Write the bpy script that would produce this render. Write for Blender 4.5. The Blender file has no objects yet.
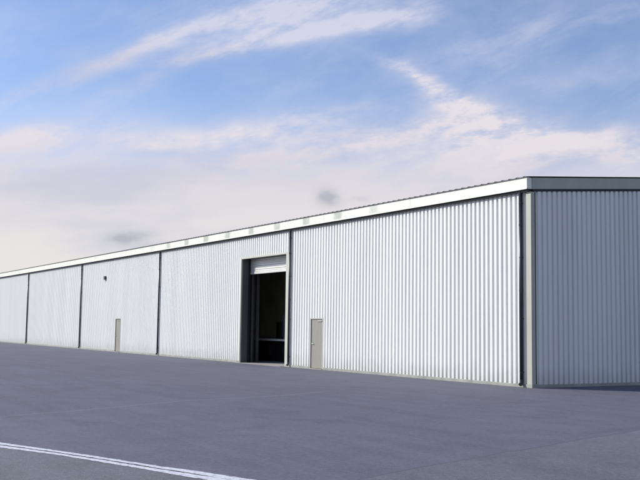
import bpy, math, random
from mathutils import Matrix, Vector
random.seed(7)
D = bpy.data
SC = bpy.context.scene
COL = SC.collection
R = math.radians

# ------------------------------------------------------------------ helpers
class MB:
    """collects faces and links them as ONE mesh object"""
    def __init__(s): s.v = []; s.f = []
    def quad(s, a, b, c, d):
        n = len(s.v); s.v += [a, b, c, d]; s.f.append((n, n+1, n+2, n+3)); return s
    def box(s, x0, x1, y0, y1, z0, z1):
        n = len(s.v)
        s.v += [(x0,y0,z0),(x1,y0,z0),(x1,y1,z0),(x0,y1,z0),(x0,y0,z1),(x1,y0,z1),(x1,y1,z1),(x0,y1,z1)]
        s.f += [tuple(n+i for i in q) for q in ((3,2,1,0),(4,5,6,7),(0,1,5,4),(1,2,6,5),(2,3,7,6),(3,0,4,7))]
        return s
    def sweep(s, prof, path, closed=False):
        """prof: list of (a,b); path: list of functions (a,b)->xyz"""
        n = len(s.v); m = len(prof)
        for g in path: s.v += [g(a, b) for a, b in prof]
        rng = m if closed else m-1
        for k in range(len(path)-1):
            for i in range(rng):
                j = (i+1) % m
                s.f.append((n+k*m+i, n+k*m+j, n+(k+1)*m+j, n+(k+1)*m+i))
        if closed:
            s.f.append(tuple(n+i for i in range(m))[::-1])
            s.f.append(tuple(n+(len(path)-1)*m+i for i in range(m)))
        return s
    def tube(s, p, q, r, seg=12, r2=None):
        p = Vector(p); q = Vector(q); d = (q-p).normalized()
        a = d.orthogonal().normalized(); b = d.cross(a); r2 = r if r2 is None else r2
        n = len(s.v)
        for c, rr in ((p, r), (q, r2)):
            for i in range(seg):
                t = 2*math.pi*i/seg
                s.v.append(tuple(c + rr*(math.cos(t)*a + math.sin(t)*b)))
        for i in range(seg):
            j = (i+1) % seg
            s.f.append((n+i, n+j, n+seg+j, n+seg+i))
        s.f.append(tuple(n+i for i in range(seg))[::-1]); s.f.append(tuple(n+seg+i for i in range(seg)))
        return s
    def build(s, name, mat, parent=None, bevel=0, smooth=False):
        me = D.meshes.new(name); me.from_pydata(s.v, [], s.f); me.update()
        me.materials.append(mat)
        if smooth:
            for p in me.polygons: p.use_smooth = True
        o = D.objects.new(name, me); COL.objects.link(o)
        if parent: o.parent = parent
        if bevel:
            b = o.modifiers.new('Bevel', 'BEVEL'); b.width = bevel; b.segments = 2; b.limit_method = 'ANGLE'
        return o

def thing(name, label, cat, loc=(0,0,0), group=None):
    o = D.objects.new(name, None); COL.objects.link(o); o.location = loc
    o['label'] = label; o['category'] = cat
    if group: o['group'] = group
    return o

def struct(o): o['kind'] = 'structure'; return o

# ------------------------------------------------------------------ materials
def mat(name, col, rough=.6, metal=0., var=.0, scale=3., stretch=(1,1,1), bump=0., bscale=40., spec=.5, var2=0., scale2=.4):
    m = D.materials.new(name); m.use_nodes = True
    nt = m.node_tree; N = nt.nodes; L = nt.links
    b = N['Principled BSDF']; b.inputs['Roughness'].default_value = rough; b.inputs['Metallic'].default_value = metal
    b.inputs['Specular IOR Level'].default_value = spec
    b.inputs['Base Color'].default_value = (*col, 1)
    g = N.new('ShaderNodeNewGeometry'); mp = N.new('ShaderNodeMapping'); mp.inputs['Scale'].default_value = stretch
    L.new(g.outputs['Position'], mp.inputs['Vector'])
    last = None
    def mul(fac_out, lo, hi, prev):
        mr = N.new('ShaderNodeMapRange'); mr.inputs['From Min'].default_value = .3; mr.inputs['From Max'].default_value = .7
        mr.inputs['To Min'].default_value = lo; mr.inputs['To Max'].default_value = hi
        L.new(fac_out, mr.inputs['Value'])
        vm = N.new('ShaderNodeVectorMath'); vm.operation = 'SCALE'
        if prev is None: vm.inputs[0].default_value = col
        else: L.new(prev, vm.inputs[0])
        L.new(mr.outputs['Result'], vm.inputs['Scale']); return vm.outputs[0]
    if var:
        n = N.new('ShaderNodeTexNoise'); n.inputs['Scale'].default_value = scale; n.inputs['Detail'].default_value = 6
        L.new(mp.outputs[0], n.inputs['Vector']); last = mul(n.outputs['Fac'], 1-var, 1+var, last)
    if var2:
        n = N.new('ShaderNodeTexNoise'); n.inputs['Scale'].default_value = scale2; n.inputs['Detail'].default_value = 3
        L.new(g.outputs['Position'], n.inputs['Vector']); last = mul(n.outputs['Fac'], 1-var2, 1+var2, last)
    if last is not None: L.new(last, b.inputs['Base Color'])
    if bump:
        n = N.new('ShaderNodeTexNoise'); n.inputs['Scale'].default_value = bscale; n.inputs['Detail'].default_value = 5
        L.new(g.outputs['Position'], n.inputs['Vector'])
        bp = N.new('ShaderNodeBump'); bp.inputs['Strength'].default_value = bump; bp.inputs['Distance'].default_value = .02
        L.new(n.outputs['Fac'], bp.inputs['Height']); L.new(bp.outputs[0], b.inputs['Normal'])
    m['b'] = 1
    return m

def cladding_mat():
    """white coated sheet: a slightly different tone per 1 m sheet, rain streaks, dust splashed up at the foot"""
    m = mat('white_sheet', (.79,.81,.84), rough=.5, spec=.3)
    nt = m.node_tree; N = nt.nodes; L = nt.links; b = N['Principled BSDF']
    g = N.new('ShaderNodeNewGeometry'); sp = N.new('ShaderNodeSeparateXYZ'); L.new(g.outputs['Position'], sp.inputs[0])
    def M(op, a, b_=None, c=None):
        n = N.new('ShaderNodeMath'); n.operation = op
        for i, x in enumerate((a, b_, c)):
            if x is None: continue
            if isinstance(x, (int, float)): n.inputs[i].default_value = x
            else: L.new(x, n.inputs[i])
        return n.outputs[0]
    wn = N.new('ShaderNodeTexWhiteNoise'); wn.noise_dimensions = '1D'
    L.new(M('FLOOR', M('ADD', sp.outputs['X'], sp.outputs['Y'])), wn.inputs['W'])
    sheet = M('MULTIPLY_ADD', wn.outputs['Value'], .05, .965)
    n1 = N.new('ShaderNodeTexNoise'); n1.inputs['Detail'].default_value = 5; n1.inputs['Scale'].default_value = 1
    mp = N.new('ShaderNodeMapping'); mp.inputs['Scale'].default_value = (5, 5, .35); L.new(g.outputs['Position'], mp.inputs[0]); L.new(mp.outputs[0], n1.inputs['Vector'])
    rowz = M('ABSOLUTE', M('SUBTRACT', M('FRACT', M('DIVIDE', sp.outputs['Z'], 1.5)), .5))
    n3 = N.new('ShaderNodeTexNoise'); n3.inputs['Scale'].default_value = 6; L.new(g.outputs['Position'], n3.inputs['Vector'])
    rw = N.new('ShaderNodeMapRange'); rw.inputs['From Min'].default_value = .003; rw.inputs['From Max'].default_value = .012; rw.inputs['To Min'].default_value = .985; rw.inputs['To Max'].default_value = 1; L.new(rowz, rw.inputs['Value'])
    sheet = M('MULTIPLY', sheet, rw.outputs[0])
    streak = M('MULTIPLY_ADD', n1.outputs['Fac'], -.16, 1.08)
    n2 = N.new('ShaderNodeTexNoise'); n2.inputs['Detail'].default_value = 4; n2.inputs['Scale'].default_value = 2.2; L.new(g.outputs['Position'], n2.inputs['Vector'])
    # dust: world height below about 0.5 m, ragged
    h = M('ADD', sp.outputs['Z'], M('MULTIPLY_ADD', n2.outputs['Fac'], -.9, .45))
    d = N.new('ShaderNodeMapRange'); d.interpolation_type = 'SMOOTHSTEP'
    d.inputs['From Min'].default_value = .05; d.inputs['From Max'].default_value = .75; d.inputs['To Min'].default_value = .28; d.inputs['To Max'].default_value = 0
    L.new(h, d.inputs['Value'])
    vm = N.new('ShaderNodeVectorMath'); vm.operation = 'SCALE'; vm.inputs[0].default_value = (.765,.775,.75)
    L.new(M('MULTIPLY', sheet, streak), vm.inputs['Scale'])
    mx = N.new('ShaderNodeMix'); mx.data_type = 'RGBA'; L.new(d.outputs[0], mx.inputs['Factor'])
    L.new(vm.outputs[0], mx.inputs[6]); mx.inputs[7].default_value = (.42,.40,.35,1)
    L.new(mx.outputs[2], b.inputs['Base Color'])
    return m

def fascia_mat():
    """cream coated steel with drip streaks and a row of soft grey-green weathered patches, one per bracket behind it"""
    m = mat('cream_coated_steel', (.80,.80,.69), rough=.45)
    nt = m.node_tree; N = nt.nodes; L = nt.links; b = N['Principled BSDF']
    g = N.new('ShaderNodeNewGeometry'); sp = N.new('ShaderNodeSeparateXYZ'); L.new(g.outputs['Position'], sp.inputs[0])
    def M(op, *a):
        n = N.new('ShaderNodeMath'); n.operation = op
        for i, x in enumerate(a):
            if isinstance(x, (int, float)): n.inputs[i].default_value = x
            else: L.new(x, n.inputs[i])
        return n.outputs[0]
    def ss(x, a, c, lo=0, hi=1):
        n = N.new('ShaderNodeMapRange'); n.interpolation_type = 'SMOOTHSTEP'
        for k, v in zip(('From Min','From Max','To Min','To Max'), (a, c, lo, hi)): n.inputs[k].default_value = v
        L.new(x, n.inputs['Value']); return n.outputs[0]
    nz = N.new('ShaderNodeTexNoise'); nz.inputs['Scale'].default_value = 3.5; nz.inputs['Detail'].default_value = 5; L.new(g.outputs['Position'], nz.inputs['Vector'])
    xw = M('ADD', sp.outputs['X'], M('MULTIPLY_ADD', nz.outputs['Fac'], .3, -.15))
    d = M('ABSOLUTE', M('SUBTRACT', M('FRACT', M('DIVIDE', M('ADD', xw, 8.25+1.305+2.61*40), 2.61)), .5))
    pm = ss(d, .16, .055)
    pm = M('MULTIPLY', pm, M('MULTIPLY', ss(sp.outputs['X'], -6.5, -9.5), ss(sp.outputs['X'], -34, -27)))
    pm = M('MULTIPLY', pm, M('MULTIPLY', ss(sp.outputs['Z'], 6.13, 6.2), ss(nz.outputs['Fac'], .25, .5, .6, .85)))
    mp = N.new('ShaderNodeMapping'); mp.inputs['Scale'].default_value = (6, 1, .5); L.new(g.outputs['Position'], mp.inputs[0])
    n1 = N.new('ShaderNodeTexNoise'); n1.inputs['Scale'].default_value = 1; n1.inputs['Detail'].default_value = 5; L.new(mp.outputs[0], n1.inputs['Vector'])
    vm = N.new('ShaderNodeVectorMath'); vm.operation = 'SCALE'; vm.inputs[0].default_value = (.80,.80,.69); L.new(ss(n1.outputs['Fac'], .3, .7, 1.03, .93), vm.inputs['Scale'])
    mx = N.new('ShaderNodeMix'); mx.data_type = 'RGBA'; L.new(pm, mx.inputs['Factor']); L.new(vm.outputs[0], mx.inputs[6]); mx.inputs[7].default_value = (.40,.43,.35,1)
    L.new(mx.outputs[2], b.inputs['Base Color'])
    return m

def asphalt_mat(name, col, seed=0., stains=True):
    m = mat(name, col, rough=.86, spec=.3)
    nt = m.node_tree; N = nt.nodes; L = nt.links; b = N['Principled BSDF']
    g = N.new('ShaderNodeNewGeometry')
    off = N.new('ShaderNodeMapping'); off.inputs['Location'].default_value = (seed, seed*.7, 0); L.new(g.outputs['Position'], off.inputs[0])
    def noise(scale, det, rough=.55, vec=None, dist=0):
        n = N.new('ShaderNodeTexNoise'); n.inputs['Scale'].default_value = scale; n.inputs['Detail'].default_value = det
        n.inputs['Roughness'].default_value = rough; n.inputs['Distortion'].default_value = dist
        L.new(vec or off.outputs[0], n.inputs['Vector']); return n.outputs['Fac']
    def mr(x, a, c, lo, hi):
        n = N.new('ShaderNodeMapRange'); n.interpolation_type = 'SMOOTHSTEP'
        for k, v in zip(('From Min','From Max','To Min','To Max'), (a, c, lo, hi)): n.inputs[k].default_value = v
        L.new(x, n.inputs['Value']); return n.outputs[0]
    def mul(a, c):
        n = N.new('ShaderNodeMath'); n.operation = 'MULTIPLY'; L.new(a, n.inputs[0]); L.new(c, n.inputs[1]); return n.outputs[0]
    f = mr(noise(.16, 5), .3, .7, .94, 1.06)                      # broad weathering
    f = mul(f, mr(noise(1.1, 6, .65), .3, .7, .93, 1.07))        # patches
    f = mul(f, mr(noise(9, 5, .7), .3, .7, .9, 1.1))
    f = mul(f, mr(noise(75, 3, .7), .3, .7, .68, 1.32))          # grit
    f = mul(f, mr(noise(16, 4, .85), .3, .7, .86, 1.14))
    f = mul(f, mr(noise(28, 3, .8), .64, .74, 1., 1.16))         # pale chips
    # long drag streaks
    mp = N.new('ShaderNodeMapping'); mp.inputs['Rotation'].default_value = (0, 0, R(-25)); mp.inputs['Scale'].default_value = (.12, 1.6, 1)
    L.new(off.outputs[0], mp.inputs[0]); f = mul(f, mr(noise(1., 4, .6, mp.outputs[0], .4), .35, .65, .95, 1.05))
    # fine cracks
    if stains:
        # old damp / oil stains with their own outline
        sp = noise(.55, 3, .5, None, .6); f = mul(f, mr(sp, .62, .72, 1., .86))
    vm = N.new('ShaderNodeVectorMath'); vm.operation = 'SCALE'; vm.inputs[0].default_value = col; L.new(f, vm.inputs['Scale'])
    L.new(vm.outputs[0], b.inputs['Base Color'])
    bp = N.new('ShaderNodeBump'); bp.inputs['Strength'].default_value = .35; bp.inputs['Distance'].default_value = .006
    L.new(noise(110, 3, .7), bp.inputs['Height']); L.new(bp.outputs[0], b.inputs['Normal'])
    return m

def paint_mat(name, col, under, wear=(.42,.6)):
    """worn road paint: chipped through to the asphalt under it"""
    m = mat(name, col, rough=.75)
    nt = m.node_tree; N = nt.nodes; L = nt.links; b = N['Principled BSDF']
    g = N.new('ShaderNodeNewGeometry')
    n = N.new('ShaderNodeTexNoise'); n.inputs['Scale'].default_value = 14; n.inputs['Detail'].default_value = 8; n.inputs['Roughness'].default_value = .7
    L.new(g.outputs['Position'], n.inputs['Vector'])
    mr = N.new('ShaderNodeMapRange'); mr.inputs['From Min'].default_value = wear[0]; mr.inputs['From Max'].default_value = wear[1]; L.new(n.outputs['Fac'], mr.inputs['Value'])
    mx = N.new('ShaderNodeMix'); mx.data_type = 'RGBA'; L.new(mr.outputs[0], mx.inputs['Factor'])
    mx.inputs[6].default_value = (*under, 1); mx.inputs[7].default_value = (*col, 1)
    L.new(mx.outputs[2], b.inputs['Base Color'])
    return m

ASPH = (.118, .117, .147)
M = dict(
    sheet=cladding_mat(),
    fascia=fascia_mat(),
    trim=mat('pale_grey_green_flashing', (.42,.42,.35), rough=.55, var=.07, scale=2, stretch=(1,1,.4)),
    cream=mat('cream_flashing', (.52,.51,.43), rough=.55, var=.07, scale=2, stretch=(1,1,.5)),
    plinth=mat('concrete_plinth', (.33,.33,.29), rough=.9, var=.18, scale=3, bump=.4, bscale=30),
    roof=mat('dark_roof_sheet', (.035,.036,.038), rough=.5, var=.1),
    shade_strip=mat('charcoal_shade_strip', (.02,.021,.024), rough=.7),  # near-black, stands in for the shade under eave and verge
    pipe=mat('anthracite_pipe', (.022,.028,.038), rough=.35, var=.1, scale=4),
    bracket=mat('galvanised_steel', (.35,.36,.37), rough=.45, metal=.7, var=.1),
    door=mat('beige_grey_door', (.275,.26,.215), rough=.5, var=.07, scale=3, stretch=(4,4,.6)),
    doorframe=mat('pale_door_frame', (.50,.50,.46), rough=.5, var=.05),
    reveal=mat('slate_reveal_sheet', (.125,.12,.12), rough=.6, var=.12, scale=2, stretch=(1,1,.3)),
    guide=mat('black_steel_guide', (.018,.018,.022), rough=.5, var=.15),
    curtain=mat('silver_shutter_slat', (.72,.71,.66), rough=.35, metal=.45, var=.06, scale=1.5, stretch=(.5,1,5)),
    inner=mat('dark_liner_sheet', (.48,.47,.43), rough=.85, var=.2, scale=.8),
    steel=mat('grey_painted_steel', (.09,.092,.10), rough=.6, var=.15),
    part=mat('pale_partition_sheet', (.78,.76,.66), rough=.8, var=.1, scale=1.),
    floor=mat('dusty_concrete_floor', (.34,.32,.30), rough=.85, var=.15, scale=1.4, bump=.2, bscale=25),
    dock=mat('dock_concrete', (.55,.54,.50), rough=.9, var=.15, scale=1.2),
    dockedge=mat('pale_dock_edge', (.80,.79,.73), rough=.7, var=.12, scale=4),
    bluewrap=mat('blue_grey_cabinet', (.46,.47,.60), rough=.5, var=.1),
    drum=mat('dark_drum', (.03,.03,.028), rough=.5, var=.2),
    rubber=mat('black_rubber', (.015,.015,.015), rough=.9),
    glass=mat('lamp_glass', (.5,.5,.5), rough=.15),
    asphalt=asphalt_mat('yard_asphalt', ASPH),
    asphalt2=asphalt_mat('patch_asphalt', (.130,.131,.153), seed=31.),
    road=asphalt_mat('road_asphalt', (.142,.146,.158), seed=77.),
    paint=paint_mat('worn_white_paint', (.64,.65,.67), (.26,.26,.28), (.34,.50)),
    faint=paint_mat('faded_chalk_line', (.24,.225,.23), ASPH, (.40,.62)),
    sealer=paint_mat('seam_sealer', (.095,.097,.115), ASPH, (.36,.5)),
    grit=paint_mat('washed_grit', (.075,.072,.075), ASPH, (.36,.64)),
    grass=mat('rough_grass', (.07,.10,.035), rough=.95, var=.3, scale=.3, var2=.25, scale2=.02),
)

# ------------------------------------------------------------------ ground
def sheet(name, pts, z, m):
    mb = MB(); mb.v = [(x, y, z) for x, y in pts]; mb.f = [tuple(range(len(pts)))]
    o = mb.build(name, m); return struct(o)
def ribbon(name, a, b, z, m):
    mb = MB(); n = len(a)
    mb.v = [(x, y, z) for x, y in a] + [(x, y, z) for x, y in b]
    mb.f = [(n+i, n+i+1, i+1, i) for i in range(n-1)]
    return struct(mb.build(name, m))
def refine(pts, step, jit):
    out = []
    for (x0, y0), (x1, y1) in zip(pts[:-1], pts[1:]):
        k = max(1, int(math.hypot(x1-x0, y1-y0)/step))
        for i in range(k):
            t = i/k; out.append((x0+(x1-x0)*t+random.uniform(-jit, jit), y0+(y1-y0)*t+random.uniform(-jit, jit)))
    out.append(pts[-1]); return out

sheet('ground', [(-1500,-1500),(1500,-1500),(1500,1500),(-1500,1500)], -.03, M['grass'])
sheet('yard', [(-130,-60),(70,-60),(70,70),(-130,70)], 0, M['asphalt'])
T = [(4.9,-18.4),(7.33,-17.4),(8.53,-16.92),(9.35,-16.60),(9.70,-16.48),(10.01,-16.38),(10.22,-16.30),(10.59,-16.18),(10.87,-16.05),(11.14,-15.93),(11.43,-15.83),(11.68,-15.74),(11.98,-15.63),(12.65,-15.37),(16,-14.1),(24,-11.2)]
B = [(5.4,-18.6),(7.91,-17.53),(9.03,-17.02),(9.80,-16.76),(10.14,-16.64),(10.47,-16.53),(10.60,-16.48),(10.84,-16.41),(11.02,-16.36),(11.2,-16.30),(11.45,-16.22),(11.7,-16.13),(12.16,-15.96),(12.83,-15.70),(16.2,-14.45),(24.2,-11.55)]
road_edge = [((a[0]+b[0])/2, (a[1]+b[1])/2) for a, b in zip(T, B)]
sheet('road', road_edge + [(70,5),(70,-60),(-110,-60)], .004, M['road'])
def lerp(k, w): return [(a[0]+(b[0]-a[0])*w(i, k), a[1]+(b[1]-a[1])*w(i, k)) for i, (a, b) in enumerate(zip(T, B))]
g0 = lambda i, k: .40 + max(0, min(1, (i-8)/4))*.10
g1 = lambda i, k: .56 - max(0, min(1, (i-8)/4))*.06
e1 = [ (x, y) for x, y in lerp(0, g0)]; e2 = [(x, y) for x, y in lerp(0, g1)]
def jit(p, j=.012): return [(x+random.uniform(-j, j), y+random.uniform(-j, j)) for x, y in refine(p, .12, 0)]
def rib2(name, A, Bq, z, m, j):
    # the same number of points on both edges
    n = 260
    def samp(P):
        L = [0]
        for p, q in zip(P[:-1], P[1:]): L.append(L[-1]+math.hypot(q[0]-p[0], q[1]-p[1]))
        out = []; k = 0
        for i in range(n):
            s = L[-1]*i/(n-1)
            while k < len(L)-2 and L[k+1] < s: k += 1
            t = (s-L[k])/max(1e-6, L[k+1]-L[k]); out.append((P[k][0]+(P[k+1][0]-P[k][0])*t+random.uniform(-j, j), P[k][1]+(P[k+1][1]-P[k][1])*t+random.uniform(-j, j)))
        return out
    return ribbon(name, samp(A), samp(Bq), z, m)
rib2('painted_line', T, e1, .008, M['paint'], .012)
rib2('painted_line', e2, B, .008, M['paint'], .012)
# resurfaced strip near the camera with its seam
seam = [(13.6,-16.7),(12.74,-15.04),(12.45,-14.37),(12.14,-13.62),(11.94,-12.89),(11.57,-11.87),(11.18,-10.5),(10.6,-8.68),(10.08,-6.86),(9.39,-4.31)]
seam_r = refine(seam, .25, .025)
sheet('asphalt_patch', seam_r + [(40,-1.5),(40,-8.5),(15.6,-14.9)], .0035, M['asphalt2'])
ribbon('asphalt_seam', [(x-.025+random.uniform(-.015,.01), y) for x, y in seam_r], [(x+.02+random.uniform(-.01,.02), y) for x, y in seam_r], .0045, M['sealer'])
fl = refine([(4.6,-19.5),(2.72,-15.21),(2.18,-14.06),(.98,-11.91),(.62,-10.3),(.17,-8.5),(-.81,-6.68)], .3, .02)
ribbon('faded_line', [(x-.035, y) for x, y in fl], [(x+.035, y) for x, y in fl], .001, M['faint'])

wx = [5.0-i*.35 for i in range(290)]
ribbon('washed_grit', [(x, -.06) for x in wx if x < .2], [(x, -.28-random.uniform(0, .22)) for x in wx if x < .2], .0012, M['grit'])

# ------------------------------------------------------------------ warehouse
XE = .15; L_ = 91.4; DEP = 30.0; ZB = .10; ZT = 6.10; ROOFZ = 6.50; SL = math.tan(R(5))
DX0, DX1, DZ = -19.90, -15.39, 5.03
WH = thing('warehouse', 'long white corrugated steel warehouse with cream fascia, dark downpipes and one open roller door', 'warehouse')
PIPES = [-.20-15.2*i if i != 1 else -14.96 for i in range(6)]
PIPES[2] = -30.62
CR = .062
def ribs(x0, x1, pitch=.217, crown=.114, rise=.008, depth=CR, phase=0.):
    """trapezoidal sheet profile in (x, outwards)"""
    k = math.floor((x0-phase)/pitch)-1; P = []
    while phase+k*pitch < x1+pitch:
        b = phase+k*pitch
        P += [(b, 0), (b+rise, depth), (b+rise+crown, depth), (b+2*rise+crown, 0)]; k += 1
    def at(x):
        for (a, u), (c, w) in zip(P[:-1], P[1:]):
            if a <= x <= c: return u+(w-u)*(x-a)/max(1e-9, c-a)
        return 0
    return [(x0, at(x0))] + [p for p in P if x0+1e-4 < p[0] < x1-1e-4] + [(x1, at(x1))]
def clad(mb, x0, x1, z0, z1):
    pr = ribs(x0, x1)
    mb.sweep(pr, [lambda a, b: (a, -b, z0), lambda a, b: (a, -b, z1)])
doors = [(-13.15, -12.18), (-38.22, -37.33)]
edges = [-.0, -15.02, -30.62, -45.83, -61.03, -76.23, -L_+.06]
for xr, xl in zip(edges[:-1], edges[1:]):
    mb = MB(); cuts = []
    if xl < DX0 < xr: cuts.append((DX0-.04, DX1+.04, DZ+.05))
    for a, b in doors:
        if xl < a < xr: cuts.append((a-.05, b+.05, 2.16))
    x = xl
    for a, b, z in sorted(cuts):
        clad(mb, x, a, ZB, ZT); clad(mb, a, b, z, ZT); x = b
    clad(mb, x, xr, ZB, ZT)
    mb.build('wall_cladding', M['sheet'], WH)
# gable cladding (right end, facing +X) and far gable
def gable(x, s):
    mb = MB(); pr = ribs(.08, DEP-.08)
    def zt(y): return ZT + SL*min(y, DEP-y)
    mb.sweep(pr, [lambda a, b: (x+s*b, a, ZB), lambda a, b: (x+s*b, a, zt(a)-.03)])
    return mb.build('gable_cladding', M['sheet'], WH)
gable(XE, 1); gable(-L_, -1)
rb = MB(); rb.sweep(ribs(-L_, 0), [lambda a, b: (a, DEP+b, ZB), lambda a, b: (a, DEP+b, ZT)]); rb.build('rear_cladding', M['sheet'], WH)
# inner lining (front wall with its openings, gables, rear)
ZI = ZT+.36
mb = MB(); x = -L_+.02
for a, b, z in ((-19.96, -15.33, 5.09),):
    mb.box(x, a, .03, .15, 0, ZI); mb.box(a, b, .03, .15, z, ZI); x = b
mb.box(x, -.02, .03, .15, 0, ZI)
mb.box(-.14, -.02, .151, DEP-.05, 0, ZT); mb.box(-L_+.02, -L_+.14, .15, DEP-.05, 0, ZT); mb.box(-L_+.14, -.14, DEP-.15, DEP-.03, 0, ZI)
# closed gable triangles inside
for xx in (-.10, -L_+.10):
    n = len(mb.v); mb.v += [(xx, .1, ZT-.01), (xx, DEP-.1, ZT-.01), (xx, DEP-.1, ZI+.03), (xx, DEP/2, ZI+.03+SL*DEP/2), (xx, .1, ZI+.03)]; mb.f.append((n, n+1, n+2, n+3, n+4))
mb.build('inner_lining', M['inner'], WH)
MB().box(-L_+.16, -.16, .152, DEP-.17, -.02, .012).build('floor_slab', M['floor'], WH)
MB().box(-19.9, -15.39, -.32, .151, -.02, .010).build('threshold', M['floor'], WH)
# plinth
mb = MB(); x = -L_
for a, b in [(-38.27, -37.28), (DX0-.04, DX1+.04), (-13.2, -12.13)]:
    mb.box(x, a, -.082, .028, -.02, ZB); x = b
mb.box(x, XE+.07, -.082, .028, -.02, ZB)
mb.box(.001, XE+.07, .029, DEP, -.02, ZB)
mb.build('plinth', M['plinth'], WH, bevel=.01)
# eave: charcoal strip painting the soffit's shade, fascia with joints, gutter lip
MB().box(-L_, XE, -.15, .02, ZT-.05, ZT+.03).build('eave_shade_strip', M['shade_strip'], WH)
FZ0, FZ1, FY = ZT+.032, ROOFZ-.01, -.205
mb = MB(); x = XE+.03; k = 0
while x > -L_-.1:
    x2 = max(x-3.04, -L_-.1)
    mb.box(x2+.0015, x-.0015, FY+(.002 if k % 2 else 0), .0, FZ0, FZ1); x = x2; k += 1
mb.build('fascia', M['fascia'], WH, bevel=.006)
MB().box(-L_-.1, XE+.03, FY-.012, FY-.001, FZ0-.012, FZ0+.03).build('fascia_drip_edge', M['fascia'], WH)
# verge trim on the gables
for s, x0 in ((1, XE+.001), (-1, -L_-.101)):
    mb = MB()
    for y0, y1 in ((.002, DEP/2), (DEP/2, DEP)):
        z0 = ZT+SL*min(y0, DEP-y0); z1 = ZT+SL*min(y1, DEP-y1); n = len(mb.v)
        for (yy, zz) in ((y0, z0), (y1, z1)):
            mb.v += [(x0, yy, zz+.03), (x0+.05, yy, zz+.03), (x0+.05, yy, zz+.39), (x0, yy, zz+.39)]
        mb.f += [(n+3,n+2,n+1,n), (n+4,n+5,n+6,n+7)] + [(n+i, n+(i+1)%4, n+4+(i+1)%4, n+4+i) for i in range(4)]
    mb.build('verge_trim', M['trim'], WH)
    mb = MB()
    for y0, y1 in ((.01, DEP/2), (DEP/2, DEP)):
        z0 = ZT+SL*min(y0, DEP-y0); z1 = ZT+SL*min(y1, DEP-y1); n = len(mb.v)
        for (yy, zz) in ((y0, z0), (y1, z1)):
            mb.v += [(x0+.002, yy, zz-.05), (x0+.07, yy, zz-.05), (x0+.07, yy, zz+.027), (x0+.002, yy, zz+.027)]
        mb.f += [(n+3,n+2,n+1,n), (n+4,n+5,n+6,n+7)] + [(n+i, n+(i+1)%4, n+4+(i+1)%4, n+4+i) for i in range(4)]
    mb.build('verge_shade_strip', M['shade_strip'], WH)  # dark strip carries the painted eave shade along the gable
# corrugated roof slopes, their cut ends show as a dark dotted edge over the fascia
for side in (0, 1):
    mb = MB(); pr = ribs(-L_-.12, XE+.08, pitch=.333, crown=.04, rise=.05, depth=.018)
    pr = pr + [(a, b-.008) for a, b in pr[::-1]]
    y0 = FY-.022 if side == 0 else DEP+.2
    def zr(y, b): return ROOFZ + .016 + SL*(min(y, DEP-y)+.2) - .005 + b - SL*.0
    yr = DEP/2
    mb.sweep(pr, [lambda a, b: (a, y0, zr(y0, b)), lambda a, b: (a, yr, zr(yr, b))], closed=True)
    mb.build('roof', M['roof'], WH)
MB().box(-L_-.12, XE+.08, DEP/2-.25, DEP/2+.25, ROOFZ+SL*15.2+.03, ROOFZ+SL*15.2+.09).build('ridge_cap', M['roof'], WH)
MB().box(-L_-.1, XE+.03, FY-.02, FY-.002, FZ1-.012, FZ1+.012).build('eave_drip', M['roof'], WH)
# corner trims
for xc, s_ in ((XE, 1), (-L_, -1)):
    xa, xb = sorted((xc-s_*.16, xc+s_*.062))
    mb = MB().box(xa, xb, -.078, -.002, ZB, ZT-.055)
    xa, xb = sorted((xc+s_*.002, xc+s_*.062)); mb.box(xa, xb, .0, .12, ZB, ZT-.055)
    mb.build('corner_trim', M['trim'], WH, bevel=.004)
# roller door: trims, lined reveal, guides, curtain
t = M['cream']
fr = MB().box(DX0-.13, DX0, -.08, -.003, 0, DZ+.09).build('door_trim', t, WH, bevel=.004)
MB().box(DX1, DX1+.24, -.08, -.003, 0, DZ+.09).build('door_trim', t, WH, bevel=.004)
MB().box(DX0, DX1, -.078, -.003, DZ, DZ+.088).build('door_trim', t, WH, bevel=.004)
RD = D.objects.new('roller_door', None); COL.objects.link(RD); RD.parent = WH
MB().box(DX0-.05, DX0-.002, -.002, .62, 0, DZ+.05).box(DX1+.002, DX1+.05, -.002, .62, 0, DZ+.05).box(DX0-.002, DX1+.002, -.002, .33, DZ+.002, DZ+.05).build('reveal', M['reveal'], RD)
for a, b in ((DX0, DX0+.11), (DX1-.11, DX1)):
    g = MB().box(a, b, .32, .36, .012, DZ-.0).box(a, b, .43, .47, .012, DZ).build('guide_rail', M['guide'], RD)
mb = MB(); pr = []; z = 4.40
while z < DZ+.06:
    pr += [(0, z), (-.018, z+.02), (-.022, z+.045), (-.018, z+.07), (0, z+.088)]; z += .094
mb.sweep(pr, [lambda a, b: (DX0+.03, .40+a, b), lambda a, b: (DX1-.03, .40+a, b)])
mb.build('shutter_curtain', M['curtain'], RD)
MB().box(DX0+.05, DX1-.05, .365, .418, 4.30, 4.40).build('bottom_bar', M['curtain'], RD, bevel=.006)
MB().tube((DX0-.1, .70, 5.35), (DX1+.1, .70, 5.35), .24, 24).build('shutter_barrel', M['steel'], RD, smooth=False)
for gx in (-20.75, -20.3, -14.6):
    MB().box(gx, gx+.1, .95, 1.1, .014, 5.6).build('guide_post', M['steel'], RD)
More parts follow.
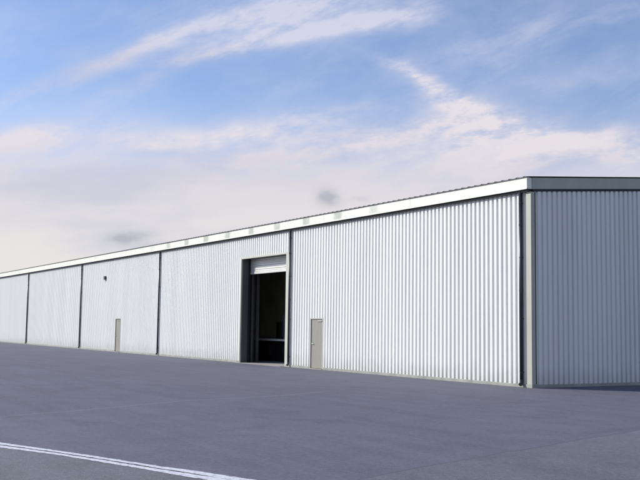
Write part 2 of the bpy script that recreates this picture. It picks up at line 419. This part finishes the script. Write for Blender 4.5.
# personnel doors
for a, b in doors:
    dd = D.objects.new('personnel_door', None); COL.objects.link(dd); dd.parent = WH
    MB().box(a-.05, a, -.072, .02, .03, 2.16).box(b, b+.06, -.072, .02, .03, 2.16).box(a, b, -.072, .02, 2.11, 2.16).build('frame', M['doorframe'] if a > -20 else M['door'], dd, bevel=.003)
    MB().box(a+.004, b-.004, -.035, .01, .045, 2.106).build('door_leaf', M['door'], dd, bevel=.004)
    MB().box(a-.05, b+.05, -.12, .02, -.02, .03).build('door_sill', M['plinth'], dd, bevel=.004)
    MB().box(a+.09, a+.13, -.041, -.034, .98, 1.16).tube((a+.11, -.03, 1.07), (a+.11, -.085, 1.07), .011, 8).tube((a+.11, -.08, 1.07), (a+.23, -.08, 1.07), .010, 8).build('handle', M['bracket'], dd)
    MB().box(b-.42, b-.08, -.062, -.036, 2.0, 2.05).build('door_closer', M['bracket'], dd, bevel=.004)
    for hz in (.3, 1.1, 1.85):
        MB().tube((b-.004, -.045, hz), (b-.004, -.045, hz+.11), .011, 8).build('hinge', M['bracket'], dd)
# downpipes
for i, px in enumerate(PIPES):
    w = .058 if i == 0 else .048
    mb = MB().tube((px, -.125, .22), (px, -.125, ZT-.02), w, 16)
    p = mb.build('downpipe', M['pipe'], WH)
    for q in p.data.polygons: q.use_smooth = len(q.vertices) == 4
    MB().tube((px, -.125, .23), (px, -.13, .13), w*1.02, 16).tube((px, -.128, .135), (px, -.19, .075), w*1.02, 16).build('shoe', M['pipe'], p)
    for bz in (.45, 2.1, 4.0, 5.7):
        MB().box(px-.06, px+.06, -.10, -.05, bz, bz+.02).tube((px, -.125, bz), (px, -.125, bz+.02), w+.004, 16).build('pipe_bracket', M['pipe'], p)
    for bz in (2.95, 5.0):
        MB().tube((px, -.125, bz), (px, -.125, bz+.06), w+.004, 16).build('pipe_socket', M['pipe'], p)
# small dark wall lamp high on the left part
wl = MB().box(-40.72, -40.42, -.16, -.045, 4.78, 5.02).build('wall_lamp', M['pipe'], WH, bevel=.02)
MB().box(-40.69, -40.45, -.15, -.06, 4.755, 4.779).build('lamp_glass', M['glass'], wl)
MB().box(-40, -.2, 5.3, 5.42, .014, ZT-.25).build('partition_wall', M['part'], WH)
# portal frames and purlins inside
for k in range(1, 13):
    x = -L_*k/13 + (.9 if k == 3 else 0)
    mb = MB()
    for y0 in (.2, DEP-.5):
        mb.box(x-.1, x+.1, y0, y0+.02, 0, ZT).box(x-.1, x+.1, y0+.28, y0+.30, 0, ZT).box(x-.006, x+.006, y0+.02, y0+.28, 0, ZT)
    for s in (0, 1):
        ya, yb = (.2, DEP/2) if s == 0 else (DEP-.2, DEP/2)
        n = len(mb.v); za, zb = ZT-.1+.0, ZT-.1+SL*(DEP/2-.2)
        for (yy, zz) in ((ya, za), (yb, zb)):
            mb.v += [(x-.1, yy, zz-.3), (x+.1, yy, zz-.3), (x+.1, yy, zz+.1), (x-.1, yy, zz+.1)]
        mb.f += [(n+i, n+(i+1)%4, n+4+(i+1)%4, n+4+i) for i in range(4)]
    mb.build('portal_frame', M['steel'], WH)

# ------------------------------------------------------------------ inside the doorway
dk = thing('loading_dock', 'raised loading platform with a pale edge inside the open roller door', 'platform', (-23, 2.1, 0))
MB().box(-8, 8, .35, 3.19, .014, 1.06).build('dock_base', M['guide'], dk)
MB().box(-8, 8, .0, 3.19, 1.064, 1.14).build('deck', M['dock'], dk)
MB().box(-8, 8, -.02, -.001, 1.055, 1.15).build('edge_strip', M['dockedge'], dk)
for bx in (-5.2, -3.6, 1.6, 3.2, 4.8):
    MB().box(bx-.1, bx+.1, .18, .345, .3, .8).build('dock_bumper', M['rubber'], dk, bevel=.02)
cb = thing('storage_cabinet', 'blue-grey upright cabinet standing on the loading platform inside the doorway', 'cabinet', (-21.9, 3.9, 1.142))
MB().box(-.5, .5, -.25, .25, .08, 1.25).build('cabinet_body', M['bluewrap'], cb, bevel=.02)
MB().box(-.48, -.005, -.275, -.253, .1, 1.23).build('cabinet_door', M['bluewrap'], cb, bevel=.005)
MB().box(.005, .48, -.275, -.253, .1, 1.23).build('cabinet_door', M['bluewrap'], cb, bevel=.005)
MB().box(-.45, .45, -.22, .22, 0, .08).build('cabinet_base', M['dockedge'], cb)
dr = thing('steel_drum', 'dark round steel drum standing on the loading platform left of the cabinet', 'drum', (-23.5, 4.2, 1.142))
MB().tube((0,0,.005), (0,0,.86), .29, 24).build('drum_body', M['drum'], dr)
for z in (.28, .57, .845):
    MB().tube((0,0,z), (0,0,z+.025), .298, 24).build('hoop', M['drum'], dr)

# ------------------------------------------------------------------ camera
F = 950.0
cam = D.cameras.new('camera'); co = D.objects.new('camera', cam); COL.objects.link(co)
cam.sensor_fit = 'HORIZONTAL'; cam.sensor_width = 36; cam.lens = 36*F/640; cam.clip_start = .1; cam.clip_end = 5000
r = Vector((0.515671, 0.856684, 0.013229)); u = Vector((0.071793, -0.05859, 0.995697)); f = Vector((-0.853773, 0.512503, 0.091717))
co.matrix_world = Matrix(((r.x, u.x, -f.x, 21.908), (r.y, u.y, -f.y, -20.708), (r.z, u.z, -f.z, 1.7545), (0, 0, 0, 1)))
SC.camera = co

# ------------------------------------------------------------------ sun and sky
EL, AZ = 30.0, 50.0                      # height; degrees left of the wall's outward normal
sd = Vector((-math.sin(R(AZ))*math.cos(R(EL)), -math.cos(R(AZ))*math.cos(R(EL)), math.sin(R(EL))))
sl = D.lights.new('sun', 'SUN'); sl.energy = 5.0; sl.angle = R(.53); sl.color = (1, .965, .92)
so = D.objects.new('sun', sl); COL.objects.link(so); so.rotation_euler = sd.to_track_quat('Z', 'Y').to_euler()

W = D.worlds.new('World'); SC.world = W; W.use_nodes = True
nt = W.node_tree; N = nt.nodes; L = nt.links; N.clear()
STR = .12
out = N.new('ShaderNodeOutputWorld'); bg = N.new('ShaderNodeBackground'); bg.inputs['Strength'].default_value = STR
L.new(bg.outputs[0], out.inputs[0])
sky = N.new('ShaderNodeTexSky'); sky.sky_type = 'NISHITA'; sky.sun_disc = False
sky.sun_elevation = R(EL); sky.sun_rotation = R(180+AZ); sky.altitude = 0; sky.air_density = 1.; sky.dust_density = .6; sky.ozone_density = 2.5
def conn(x, s):
    if isinstance(x, (int, float)): s.default_value = x
    else: L.new(x, s)
def Ma(op, *a):
    n = N.new('ShaderNodeMath'); n.operation = op
    for i, x in enumerate(a): conn(x, n.inputs[i])
    return n.outputs[0]
def SS(x, a, b, lo=0., hi=1.):
    n = N.new('ShaderNodeMapRange'); n.interpolation_type = 'SMOOTHSTEP'
    for k, v in zip(('From Min','From Max','To Min','To Max'), (a, b, lo, hi)): n.inputs[k].default_value = v
    L.new(x, n.inputs['Value']); return n.outputs[0]
tc = N.new('ShaderNodeTexCoord'); rot = N.new('ShaderNodeVectorRotate'); rot.rotation_type = 'Z_AXIS'
rot.inputs['Angle'].default_value = R(-59.2); L.new(tc.outputs['Generated'], rot.inputs['Vector'])
sx = N.new('ShaderNodeSeparateXYZ'); L.new(rot.outputs[0], sx.inputs[0])
yy = Ma('MAXIMUM', Ma('ABSOLUTE', sx.outputs['Y']), .25)
u_ = Ma('DIVIDE', sx.outputs['X'], yy); v_ = Ma('DIVIDE', sx.outputs['Z'], yy)
cv = N.new('ShaderNodeCombineXYZ'); L.new(u_, cv.inputs[0]); L.new(v_, cv.inputs[1])
def noise(scale, det=6, rough=.6, ang=0., st=(1,1), off=(0,0), dist=0.):
    m = N.new('ShaderNodeMapping'); m.vector_type = 'TEXTURE'
    m.inputs['Rotation'].default_value = (0, 0, R(ang)); m.inputs['Scale'].default_value = (st[0], st[1], 1); m.inputs['Location'].default_value = (off[0], off[1], 0)
    L.new(cv.outputs[0], m.inputs[0])
    n = N.new('ShaderNodeTexNoise'); n.inputs['Scale'].default_value = scale; n.inputs['Detail'].default_value = det; n.inputs['Roughness'].default_value = rough; n.inputs['Distortion'].default_value = dist
    L.new(m.outputs[0], n.inputs['Vector']); return n
# warp so that no cloud has a ruled outline
wp = noise(9, 4, .6)
ws = N.new('ShaderNodeSeparateColor'); L.new(wp.outputs['Color'], ws.inputs[0])
uw = Ma('ADD', u_, Ma('MULTIPLY_ADD', ws.outputs[0], .06, -.03)); vw = Ma('ADD', v_, Ma('MULTIPLY_ADD', ws.outputs[1], .03, -.015))
def blob(u0, v0, len_, wid, ang, amp):
    du = Ma('SUBTRACT', uw, u0); dv = Ma('SUBTRACT', vw, v0); c, s = math.cos(R(ang)), math.sin(R(ang))
    a = Ma('ADD', Ma('MULTIPLY', du, c/len_), Ma('MULTIPLY', dv, s/len_))
    b = Ma('ADD', Ma('MULTIPLY', du, -s/wid), Ma('MULTIPLY', dv, c/wid))
    return Ma('MULTIPLY', Ma('EXPONENT', Ma('MULTIPLY', Ma('ADD', Ma('MULTIPLY', a, a), Ma('MULTIPLY', b, b)), -1)), amp)
def total(l):
    t = l[0]
    for x in l[1:]: t = Ma('ADD', t, x)
    return t
wisp = noise(16, 7, .62, 22, (3.2, .8), dist=.5).outputs['Fac']
wispr = noise(16, 7, .62, -22, (2.4, .8), (.3,.1), dist=.5).outputs['Fac']
fine = noise(70, 5, .65, 12, (1.8, .8), (.2,.5)).outputs['Fac']
lowb = noise(20, 7, .62, 5, (2.2, .7), (.9,.4), dist=.3).outputs['Fac']
puffn = noise(22, 7, .6, 8, (1.6, .9)).outputs['Fac']
hi = total([blob(-.185, .300, .070, .011, 22, .75), blob(-.30, .255, .07, .012, 23, .5),
            blob(-.055, .345, .060, .022, 24, .95), blob(-.12, .322, .05, .012, 20, .5), blob(.02, .352, .08, .016, 18, .75), blob(.045, .332, .075, .012, 14, .85), blob(-.07, .305, .08, .009, 14, .85),
            blob(-.15, .280, .08, .010, 27, .35), blob(.10, .335, .05, .012, 20, .4), blob(.17, .305, .10, .016, 10, .25), blob(.30, .34, .08, .012, 12, .4)])
lo = total([blob(.085, .280, .030, .006, -25, .6), blob(.125, .262, .040, .011, -22, .85), blob(.165, .238, .045, .014, -14, .95), blob(.180, .215, .055, .017, -6, 1.15),
            blob(.235, .200, .06, .010, 4, .8), blob(.19, .185, .08, .016, 4, 1.1), blob(.30, .20, .08, .018, -6, .7), blob(.10, .205, .09, .014, 10, .45),
            blob(-.03, .215, .11, .012, 12, .55), blob(-.17, .195, .15, .016, 4, .4), blob(-.01, .190, .14, .014, 12, .45), blob(-.3, .2, .1, .014, 8, .45)])
hiM = Ma('MULTIPLY', Ma('MULTIPLY', hi, 1.08), SS(Ma('MULTIPLY_ADD', wisp, .65, Ma('MULTIPLY', fine, .35)), .32, .68, .12, 1.)); loM = Ma('MULTIPLY', lo, SS(Ma('MULTIPLY_ADD', lowb, .65, Ma('MULTIPLY', fine, .35)), .34, .68, .10, 1.))
veil = Ma('MULTIPLY', SS(Ma('ADD', v_, Ma('MULTIPLY_ADD', puffn, .09, -.045)), .250, .11), SS(lowb, .15, .62, .74, 1.))
thin = Ma('MULTIPLY_ADD', SS(puffn, .35, .75), .14, Ma('MULTIPLY_ADD', SS(wisp, .35, .75), .22, .08))
mask = Ma('MINIMUM', total([hiM, loM, veil, thin]), .96)
# cloud tone: cool white aloft, pinkish cream low, soft lavender bands
ramp = N.new('ShaderNodeValToRGB'); L.new(Ma('MULTIPLY', v_, 2.6), ramp.inputs[0])
e = ramp.color_ramp.elements; e[0].position = 0.; e[0].color = (.79,.77,.755,1); e[1].position = 1.; e[1].color = (.62,.66,.82,1)
for p_, c_ in ((.22, (.82,.78,.76,1)), (.42, (.74,.70,.755,1)), (.6, (.74,.72,.82,1))):
    q = e.new(p_); q.color = c_
band = noise(9, 5, .55, 4, (3.5, .7), (.7,.2)).outputs['Fac']
lav = N.new('ShaderNodeMix'); lav.data_type = 'RGBA'; L.new(Ma('MULTIPLY', SS(band, .45, .68), .55), lav.inputs['Factor']); L.new(ramp.outputs[0], lav.inputs[6]); lav.inputs[7].default_value = (.52,.54,.69,1)
pk = N.new('ShaderNodeMix'); pk.data_type = 'RGBA'; L.new(Ma('MINIMUM', loM, .8), pk.inputs['Factor']); L.new(lav.outputs[2], pk.inputs[6]); pk.inputs[7].default_value = (.85,.78,.81,1)
puffs = total([blob(.013, .138, .012, .010, 0, 1.3), blob(-.197, .093, .026, .006, 4, 1.2), blob(-.16,.085,.05,.004,2,.4), blob(.045,.136,.012,.004,0,.35)])
dk_ = N.new('ShaderNodeMix'); dk_.data_type = 'RGBA'; L.new(Ma('MINIMUM', Ma('MULTIPLY', puffs, SS(puffn, .25, .6)), .8), dk_.inputs['Factor']); L.new(pk.outputs[2], dk_.inputs[6]); dk_.inputs[7].default_value = (.42,.43,.50,1)
tint = N.new('ShaderNodeVectorMath'); tint.operation = 'MULTIPLY'; L.new(sky.outputs[0], tint.inputs[0]); tint.inputs[1].default_value = (1.0, 1.06, 1.26)
sc_ = N.new('ShaderNodeVectorMath'); sc_.operation = 'SCALE'; L.new(dk_.outputs[2], sc_.inputs[0]); sc_.inputs['Scale'].default_value = 1/STR
mx = N.new('ShaderNodeMix'); mx.data_type = 'RGBA'; L.new(mask, mx.inputs['Factor']); L.new(tint.outputs[0], mx.inputs[6]); L.new(sc_.outputs[0], mx.inputs[7])
L.new(mx.outputs[2], bg.inputs['Color'])

SC.view_settings.view_transform = 'Standard'; SC.view_settings.look = 'None'; SC.view_settings.exposure = 0; SC.view_settings.gamma = 1
SC.view_settings.use_curve_mapping = False
SC.render.engine = 'CYCLES'; SC.cycles.use_denoising = True
SC.cycles.max_bounces = 6; SC.cycles.diffuse_bounces = 4; SC.cycles.glossy_bounces = 2
